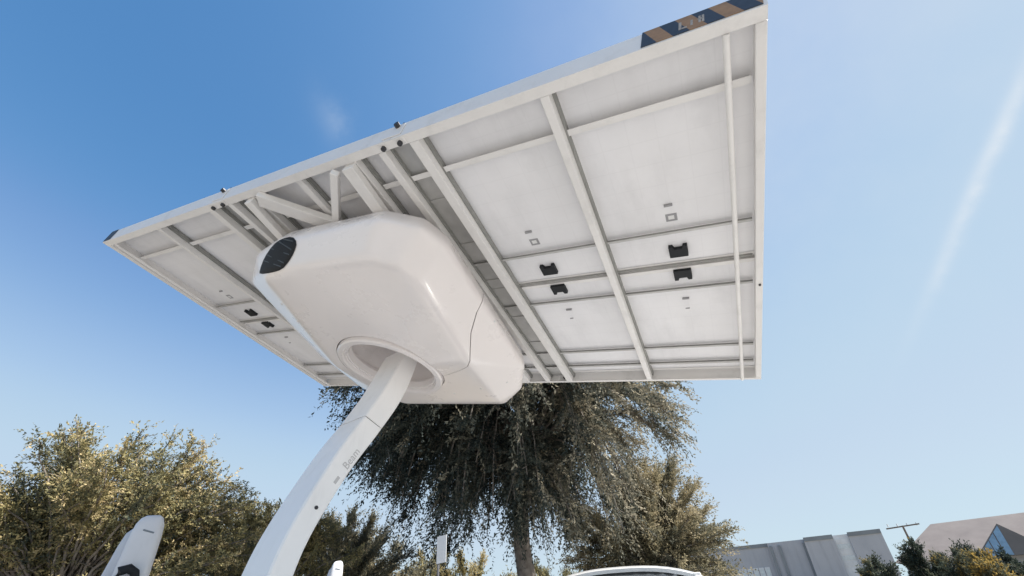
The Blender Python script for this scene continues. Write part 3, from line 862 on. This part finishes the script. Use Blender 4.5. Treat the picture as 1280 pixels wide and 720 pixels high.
# golden olive tree at its right foot
grow('olive_tree', 'lower golden and grey tree filling the right foot of the big dark tree', None,
    (4.4, 17.0, 0), 0.2, 1.2, dome(130, 1.3, [((-1.4, 0, 3.3), (1.9, 1.8, 1.9), 3.4), ((0.6, 0.1, 4.1), (1.7, 1.6, 1.7), 3.8), ((2.0, 0, 2.6), (1.2, 1.4, 1.3), 1.6), ((0.2, 0, 1.5), (2.9, 2.0, 1.0), 2)]),
    'leaf_olive', 5200, 32, 0.085, 0.70, 0.22, 0.60, 0.14, outward=.5, tangent=.6, rnd=.45, upw=.0)
# left group
G1 = 'trees along the left edge of the lot'
grow('golden_tree', 'largest golden green tree, at the left edge of the photo behind the charger', G1,
    (-9.2, 9.6, 0), 0.22, 1.4, dome(330, 1.5, [((0.3, 0.1, 4.0), (2.1, 2.0, 1.4), 4.4), ((-1.6, -0.8, 3.3), (1.8, 1.8, 1.3), 2.8), ((1.7, 1.2, 3.1), (1.5, 1.4, 1.25), 2.6), ((0.2, 0, 1.5), (3.0, 2.4, 1.0), 2.4), ((-3.3, -1.8, 2.8), (1.6, 1.6, 1.4), 1.8)], .2, .35),
    'leaf_golden', 14500, 20, 0.060, 0.33, 0.05, 0.56, 0.24, outward=.45, tangent=.25, rnd=.9, upw=.05, f0=.5, limb=.14, twig_n=900)
grow('golden_tree', 'second golden tree, just left of the curved column and behind the larger one', G1,
    (-7.3, 13.4, 0), 0.18, 1.2, dome(130, 1.3, [((0, 0, 3.25), (1.9, 1.9, 1.4), 3), ((1.1, 0.6, 2.7), (1.3, 1.3, 1.2), 1.6), ((0, 0, 1.4), (2.2, 1.9, 1.1), 1.8)], .2, .4),
    'leaf_golden', 5600, 22, 0.068, 0.36, 0.05, 0.62, 0.15, outward=.5, tangent=.25, rnd=.9, upw=.05, limb=.18)
grow('olive_tree', 'greyish olive tree just right of the curved column, with sky gaps', G1,
    (-6.7, 17.2, 0), 0.16, 1.4, dome(50, 1.5, [((0, 0, 3.5), (1.3, 1.3, 1.1), 2.4), ((1.2, 0, 2.9), (1.5, 1.2, 1.0), 2.2), ((-.3, 0, 1.4), (2.0, 1.4, 1.0), 1.6)], .2, .5),
    'leaf_olive', 2300, 26, 0.078, 0.5, 0.0, 0.52, 0.14, outward=.7, tangent=.5, rnd=.5)
G2 = 'low golden trees far behind the big tree'
for i, (px, py, dist, w, lab) in enumerate(((470, 672, 24, 2.6, 'small golden tree far behind, between the column and the white sign'),
        (590, 694, 30, 2.8, 'small reddish golden tree far behind, between the sign and the trunk'),
        (535, 692, 34, 2.6, 'low distant tree behind the white sign post'),
        (690, 706, 36, 2.4, 'lowest distant tree, just right of the pale trunk'))):
    p = at(px, py, dist); z_ = p.z * 1.13
    grow('distant_tree', lab, G2, (p.x, p.y, 0), 0.14, 1.0, dome(30, 1.0, [((0, 0, z_ * .62), (w * .9, w * .8, z_ * .28), 3), ((w * .4, 0, z_ * .42), (w, w * .8, z_ * .3), 2)], .15, .4),
        'leaf_golden' if i != 0 else 'leaf_olive', 1300, 22, 0.11, 0.6, 0.0, 0.70 if i == 1 else 0.58, 0.12, outward=.7, rnd=.6, twig_n=60)
# dark shrubs at the right, in front of the far buildings
G3 = 'dark shrubs in front of the far buildings'
for i, (px, py, dist, w, lab, mu) in enumerate(((1086, 690, 30, 0.85, 'leftmost dark round shrub, below the grey building', 0.42),
        (1138, 670, 32, 0.85, 'tallest dark green shrub, under the utility pole', 0.35),
        (1182, 677, 31, 1.2, 'grey green bushy shrub between the utility pole and the orange one', 0.62),
        (1224, 685, 29, 0.7, 'dark shrub with orange leaves, below the blue glass gable', 0.84),
        (1266, 680, 31, 1.3, 'rightmost dark shrub at the edge of the photo', 0.42))):
    p = at(px, py, dist); z_ = p.z
    grow('shrub', lab, G3, (p.x, p.y, 0), 0.06, 0.4, dome(36, .5, [((0, 0, z_ * .60), (w, w, z_ * .30), 3), ((0.1, 0, z_ * .3), (w * 1.1, w, z_ * .25), 2)], .1, .4),
        'leaf_green', 900, 18, 0.105, 0.35, 0.0, mu, 0.13, cat='shrub', outward=.7, rnd=.6, twig_n=40)

# ------------------------------------------------------------------ far buildings
def quad_wall(name, bm_boxes, m, parent):
    b = bmesh.new()
    for q in bm_boxes: box(b, *q)
    return obj(name, b, m, parent)
pA = at(905, 690, 130); pB = at(1112, 690, 130)
yaw = math.atan2(pB.y - pA.y, pB.x - pA.x)
LB = math.hypot(pB.x - pA.x, pB.y - pA.y)
HB = at(1050, 669, 130).z
bl = thing('office_building', 'low grey flat roofed building with stepped bays, behind the leftmost shrub', 'building', (pA.x, pA.y, 0), rot=(0, 0, yaw))
def fx(px):                                     # distance along the facade for a photo column
    r = ray(px, 690); d = Vector((math.cos(yaw), math.sin(yaw))); nrm = Vector((-d.y, d.x))
    k = (Vector((pA.x, pA.y)).dot(nrm)) / (Vector((r.x, r.y)).dot(nrm)); q = Vector((r.x, r.y)) * k - Vector((pA.x, pA.y)); return q.dot(d)
x0, x1, x2, x3, x4, x5 = fx(860), fx(962), fx(1010), fx(1048), fx(1068), fx(1112)
quad_wall('wall', [(x0, x1, 1.0, 14, 0, HB * .985)], M['wall_grey'], bl)
quad_wall('wall', [(x1, x2 - .02, 0.2, 14, 0, HB * .995)], M['wall_grey'], bl)
quad_wall('wall', [(x2, x3, -1.2, 14, 0, HB)], M['wall_grey'], bl)
quad_wall('wall', [(x3 + .02, x4, -0.4, 14, 0, HB * 1.0)], M['wall_light'], bl)
quad_wall('wall', [(x4 + .02, x5, -1.0, 14, 0, HB * 1.01)], M['wall_grey'], bl)
for xx in (x1 + .25, x1 + 2.1, x2 - .5):
    quad_wall('pilaster', [(xx, xx + .55, -0.25, 0.199, 0, HB * .93)], M['wall_dark'], bl)
quad_wall('roof_edge', [(x0, x1, .85, .995, HB * .93, HB * 1.0)], M['wall_dark'], bl)
quad_wall('roof_edge', [(x2, x3, -1.35, -1.205, HB * .94, HB * 1.015)], M['wall_dark'], bl)
quad_wall('roof_edge', [(x4 + .02, x5, -1.15, -1.005, HB * .95, HB * 1.025)], M['wall_dark'], bl)
nw = 6; w0_, w1_ = fx(912), fx(956)
for k in range(nw):
    a_ = w0_ + (w1_ - w0_) * k / nw
    fr = quad_wall('window', [(a_ + .1, a_ + (w1_ - w0_) / nw - .1, .90, .99, 0.6, HB * .56)], M['wall_light'], bl)
    quad_wall('pane', [(a_ + .25, a_ + (w1_ - w0_) / nw - .25, .86, .895, 0.8, HB * .53)], M['bld_window'], fr)
for k in range(5):
    zz = HB * (0.45 + .1 * k)
    quad_wall('panel', [(x3 + .25, x4 - .25, -0.46, -0.405, zz, zz + HB * .08)], M['bld_window' if k % 2 else 'wall_light'], bl)

pC = at(1166, 690, 170); pD = at(1420, 690, 170)
yaw2 = math.atan2(pD.y - pC.y, pD.x - pC.x) + 0.05
HR = at(1200, 655, 170).z
b2 = thing('hipped_building', 'brown hip roofed building with a blue glass gable, at the right edge', 'building', (pC.x, pC.y, 0), rot=(0, 0, yaw2))
LW = math.hypot(pD.x - pC.x, pD.y - pC.y)
EZ = HR * 0.45
quad_wall('wall', [(-7, LW, 0, 26, 0, EZ)], M['wall_grey'], b2)
b = bmesh.new()
e0 = [b.verts.new(p) for p in ((-9, -1.5, EZ + .01), (LW + 2, -1.5, EZ + .01), (LW + 2, 27.5, EZ + .01), (-9, 27.5, EZ + .01))]
r0 = [b.verts.new((2.0, 12.5, HR * 1.13)), b.verts.new((LW - 6, 12.5, HR * 1.13))]
for f_ in ((e0[0], e0[1], r0[1], r0[0]), (e0[1], e0[2], r0[1]), (e0[2], e0[3], r0[0], r0[1]), (e0[3], e0[0], r0[0]), (e0[3], e0[2], e0[1], e0[0])): b.faces.new(f_)
obj('roof', b, M['roof_brown'], b2)
# glazed gable dormer
gx = (lambda px: (lambda r: (Vector((r.x, r.y)) * ((Vector((pC.x, pC.y)).dot(Vector((-math.sin(yaw2), math.cos(yaw2))))) / Vector((r.x, r.y)).dot(Vector((-math.sin(yaw2), math.cos(yaw2))))) - Vector((pC.x, pC.y))).dot(Vector((math.cos(yaw2), math.sin(yaw2)))))(ray(px, 690)))
ga, gm, gb = gx(1216), gx(1266), gx(1320)
b = bmesh.new()
tri = [(ga, EZ * .9), (gb, EZ * .9), (gm, HR * .92)]
lo = [b.verts.new((x, -3.0, z)) for x, z in tri]; hi = [b.verts.new((x, 10.0, z)) for x, z in tri]
b.faces.new(lo); b.faces.new(hi[::-1])
for k in range(3): b.faces.new((lo[k], hi[k], hi[(k + 1) % 3], lo[(k + 1) % 3]))
obj('gable', b, M['roof_dark'], b2)
for k in range(4):
    b = bmesh.new()
    xa = ga + .9 + (gm - ga - .9) * k / 4 + .1; xb = ga + .9 + (gm - ga - .9) * (k + 1) / 4 - .1
    zt = lambda x: EZ * .9 + (HR * .92 - EZ * .9) * (x - ga) / (gm - ga) - .35
    lo = [b.verts.new((x, -3.08, z)) for x, z in ((xa, EZ * .92), (xb, EZ * .92), (xb, zt(xb)), (xa, max(zt(xa), EZ * .93)))]
    hi = [b.verts.new((v.co.x, -3.01, v.co.z)) for v in lo]
    b.faces.new(lo); b.faces.new(hi[::-1])
    for q in range(4): b.faces.new((lo[q], hi[q], hi[(q + 1) % 4], lo[(q + 1) % 4]))
    obj('pane', b, M['glass_blue'], b2)

# utility pole
pp = at(1128, 657, 110)
up_ = thing('utility_pole', 'distant wooden utility pole with a cross arm, above the tallest shrub', 'utility pole', (pp.x, pp.y, 0))
b = bmesh.new(); tube(b, [(0, 0, -.2), (0, 0, pp.z)], [.22, .15], 8); obj('pole', b, M['pole_wood'], up_)
b = bmesh.new(); bar(b, (-2.9, .2, pp.z - .35), (2.9, -.2, pp.z + .1), .22, .22); obj('cross_arm', b, M['pole_wood'], up_)
for k in (-2.6, -.9, .9, 2.6):
    b = bmesh.new(); tube(b, [(k, 0, pp.z - .1), (k, 0, pp.z + .38)], .09, 6); obj('insulator', b, M['wall_light'], up_)

# ------------------------------------------------------------------ sign post
ps = at(549, 668, 7.9)
sg = thing('sign_post', 'thin dark post with a small white plate, seen under the drooping tree', 'sign', (ps.x, ps.y, 0.02))
b = bmesh.new(); tube(b, [(0, 0, -.1), (0, 0, 2.22)], .020, 8); obj('pole', b, M['sign_pole'], sg)
b = bmesh.new(); mt = Matrix.Rotation(math.radians(-48), 4, 'Z')
box(b, -.01, .27, -.030, -.024, 1.82, 2.22, 0.0, 0, mt); obj('sign_plate', b, M['sign_white'], sg)
for zz in (1.84, 2.12):
    b = bmesh.new(); tube(b, [mt @ Vector((.03, -.024, zz)), mt @ Vector((.03, .02, zz))], .012, 6); obj('bolt', b, M['galvanised'], sg)

# ------------------------------------------------------------------ charging stations
def charger(label, x, y, rz, H=2.05, s=1.0):
    t = thing('charging_station', label, 'charging station', (x, y, 0.02), 'white charging stations', (0, 0, rz))
    def loft_c(rings, name, m):
        b = bmesh.new(); N = 28; RR = []
        for (z, xc, yc, hx, hy, tilt) in rings:
            ring = []
            for k in range(N):
                a_ = 2 * math.pi * k / N; c_, s_ = math.cos(a_), math.sin(a_); e_ = .42
                x = xc + hx * abs(c_) ** e_ * (1 if c_ > 0 else -1); y = yc + hy * abs(s_) ** e_ * (1 if s_ > 0 else -1)
                ring.append(b.verts.new((x, y, z + tilt * (x - xc) / .1)))
            RR.append(ring)
        for a_, c_ in zip(RR, RR[1:]):
            for k in range(N): b.faces.new((a_[k], a_[(k + 1) % N], c_[(k + 1) % N], c_[k]))
        b.faces.new(RR[0][::-1]); b.faces.new(RR[-1])
        return obj(name, b, m, t, True, 50)
    loft_c([(0, .02, 0, .125, .15, 0), (.8, .02, 0, .118, .145, 0), (H - .45, .025, 0, .110, .135, 0), (H - .16, .030, 0, .100, .125, .004), (H - .07, .033, 0, .090, .112, .008), (H - .025, .035, 0, .072, .092, .010), (H - .005, .036, 0, .048, .062, .010), (H, .037, 0, .022, .03, .010)], 'housing', M['charger_white'])
    loft_c([(0, -.115, .03, .070, .13, 0), (H - .5, -.098, .03, .060, .125, 0), (H - .22, -.072, .03, .046, .115, .03), (H - .13, -.060, .03, .038, .10, .04), (H - .10, -.050, .03, .02, .07, .04)], 'side_cover', M['charger_grey'])
    b = bmesh.new(); bar(b, (.01, -.121, H - .125), (.085, -.121, H - .145), .010, .012, .002); obj('indicator_slot', b, M['wall_dark'], t)
    b = bmesh.new()
    for k in range(1): pass
    arch = [(-.05, -.165, 1.40), (-.048, -.195, 1.48), (-.025, -.205, 1.53), (.02, -.205, 1.545), (.06, -.2, 1.52), (.085, -.19, 1.45), (.09, -.18, 1.32), (.08, -.2, 1.1), (.02, -.26, .7), (-.05, -.22, .5), (-.12, -.18, .9), (-.11, -.16, 1.3)]
    tube(b, arch, [.034, .036, .036, .034, .03, .026, .016, .014, .014, .014, .014, .014], 10); obj('charging_cable', b, M['black_plastic'], t, True, 60)
    b = bmesh.new(); box(b, -.085, .0, -.185, -.139, 1.20, 1.38, .01); obj('holster', b, M['black_plastic'], t)
    return t
pc = at(184, 650, 4.8)
charger('large white charging station head at lower left, in front of the golden tree', pc.x, pc.y, math.radians(34), H=1.95)
pc = at(421, 697, 9.0)
charger('small white charging station just right of the foot of the curved column', pc.x, pc.y, math.radians(20), H=2.02)

# ------------------------------------------------------------------ the car under the canopy
pcar = at(774, 708, 4.6)
car = thing('parked_car', 'white car under the canopy, only its roof arch and dark glass in view', 'car', (pcar.x, pcar.y, 0.02), rot=(0, 0, math.radians(-8)))
HC_ = pcar.z - 0.02
# body stations along y (front towards the camera, -y): y, half width, sill z, belt z
def loft(stations, name, m, smooth=True, close=True):
    b = bmesh.new(); rings = [[b.verts.new(p) for p in st] for st in stations]; n = len(rings[0])
    for a_, c_ in zip(rings, rings[1:]):
        for k in range(n): b.faces.new((a_[k], a_[(k + 1) % n], c_[(k + 1) % n], c_[k]))
    b.faces.new(rings[0][::-1]); b.faces.new(rings[-1])
    return obj(name, b, m, car, smooth, 40)
def sect(y, hw, z0, z1, crown=0.03, n=7):
    pts = [(-hw * .90, y, z0), (-hw, y, z0 + .12), (-hw, y, (z0 + z1) / 2), (-hw * .97, y, z1 - .05), (-hw * .9, y, z1)]
    for k in range(1, n): 
        x = -hw * .9 + 2 * hw * .9 * k / n; pts.append((x, y, z1 + crown * (1 - (x / (hw * .9)) ** 2)))
    pts += [(hw * .9, y, z1), (hw * .97, y, z1 - .05), (hw, y, (z0 + z1) / 2), (hw, y, z0 + .12), (hw * .9, y, z0)]
    return pts
Y0 = -1.75
body = loft([sect(Y0, .62, .35, .60), sect(Y0 + .12, .80, .22, .72), sect(Y0 + .5, .88, .20, .84, .05), sect(Y0 + 1.15, .90, .20, .95, .05), sect(Y0 + 2.2, .91, .20, .96, .03), sect(Y0 + 3.3, .90, .20, .97, .03), sect(Y0 + 4.05, .84, .24, .95, .03), sect(Y0 + 4.3, .70, .34, .75)], 'body', M['car_white'])
def cab(y, hwb, hwt, zt, crown):
    pts = [(-hwb, y, .93)]
    n = 10
    for k in range(n + 1):
        a_ = -1 + 2 * k / n; pts.append((a_ * hwt, y, zt + crown * (1 - abs(a_) ** 2.6) - (0.035 if abs(a_) == 1 else 0)))
    pts.append((hwb, y, .93)); return pts
loft([cab(Y0 + 1.05, .70, .60, .955, .03), cab(Y0 + 1.72, .80, .60, HC_ - .115, .07), cab(Y0 + 2.1, .82, .62, HC_ - .095, .078), cab(Y0 + 2.9, .82, .62, HC_ - .11, .075), cab(Y0 + 3.5, .80, .58, HC_ - .20, .07), cab(Y0 + 4.1, .72, .56, .96, .02)], 'greenhouse', M['car_glass'])
def roofs(y, hwt, zt, crown, th=.03):
    n = 12; top = []; bot = []
    for k in range(n + 1):
        a_ = -1 + 2 * k / n; x = a_ * hwt; z = zt + crown * (1 - abs(a_) ** 2.6); top.append((x, y, z)); bot.append((x * .985, y, z - th))
    return top + bot[::-1]
loft([roofs(Y0 + 1.70, .63, HC_ - .105, .082), roofs(Y0 + 1.76, .645, HC_ - .088, .086), roofs(Y0 + 2.1, .65, HC_ - .084, .084), roofs(Y0 + 2.9, .65, HC_ - .10, .08), roofs(Y0 + 3.5, .61, HC_ - .185, .075), roofs(Y0 + 3.55, .60, HC_ - .20, .07)], 'roof', M['car_white'])
for sx in (-1, 1):
    b = bmesh.new()
    for (p, q) in ((( .66, Y0 + 1.72, HC_ - .13), (.84, Y0 + 1.1, .95)), ((.65, Y0 + 3.45, HC_ - .2), (.78, Y0 + 4.05, .95)), ((.665, Y0 + 2.6, HC_ - .13), (.845, Y0 + 2.6, .95)), ((.655, Y0 + 1.70, HC_ - .115), (.655, Y0 + 3.4, HC_ - .18))):
        bar(b, (sx * p[0], p[1], p[2]), (sx * q[0], q[1], q[2]), .07, .045, .008)
    obj('pillar', b, M['car_white'], car)
    b = bmesh.new(); box(b, sx * .97 - .09, sx * .97 + .09, Y0 + 1.25, Y0 + 1.36, .93, 1.07, .03); obj('wing_mirror', b, M['car_white'], car, True)
    b = bmesh.new(); box(b, sx * .62 - .16, sx * .62 + .16, Y0 + .0, Y0 + .14, .60, .72, .03); obj('headlight', b, M['lamp_clear'], car, True)
    b = bmesh.new(); box(b, sx * .62 - .14, sx * .62 + .14, Y0 + 4.17, Y0 + 4.29, .72, .86, .03); obj('tail_light', b, M['lamp_red'], car, True)
    for yy in (Y0 + .85, Y0 + 3.4):
        b = bmesh.new(); tube(b, [(sx * .72, yy, .32), (sx * .75, yy, .32), (sx * .91, yy, .32), (sx * .925, yy, .32)], [.28, .315, .315, .28], 24)
        w_ = obj('wheel', b, M['tyre'], car, True, 40)
        b = bmesh.new()
        ring = 10
        tube(b, [(sx * .90, yy, .32), (sx * .932, yy, .32)], [.07, .06], 12)
        for k in range(5):
            a_ = 2 * math.pi * k / 5; bar(b, (sx * .922, yy, .32), (sx * .922, yy + .2 * math.cos(a_), .32 + .2 * math.sin(a_)), .045, .02)
        tube(b, [(sx * .915, yy + .205 * math.cos(2 * math.pi * k / 24), .32 + .205 * math.sin(2 * math.pi * k / 24)) for k in range(25)], .014, 6, False)
        obj('rim', b, M['rim'], w_)
b = bmesh.new(); box(b, -.35, .35, Y0 - .02, Y0 + .05, .38, .50, .01); obj('grille', b, M['black_plastic'], car)
print('tris', sum(len(o.data.loops) - 2 * len(o.data.polygons) for o in bpy.data.objects if o.type == 'MESH'))
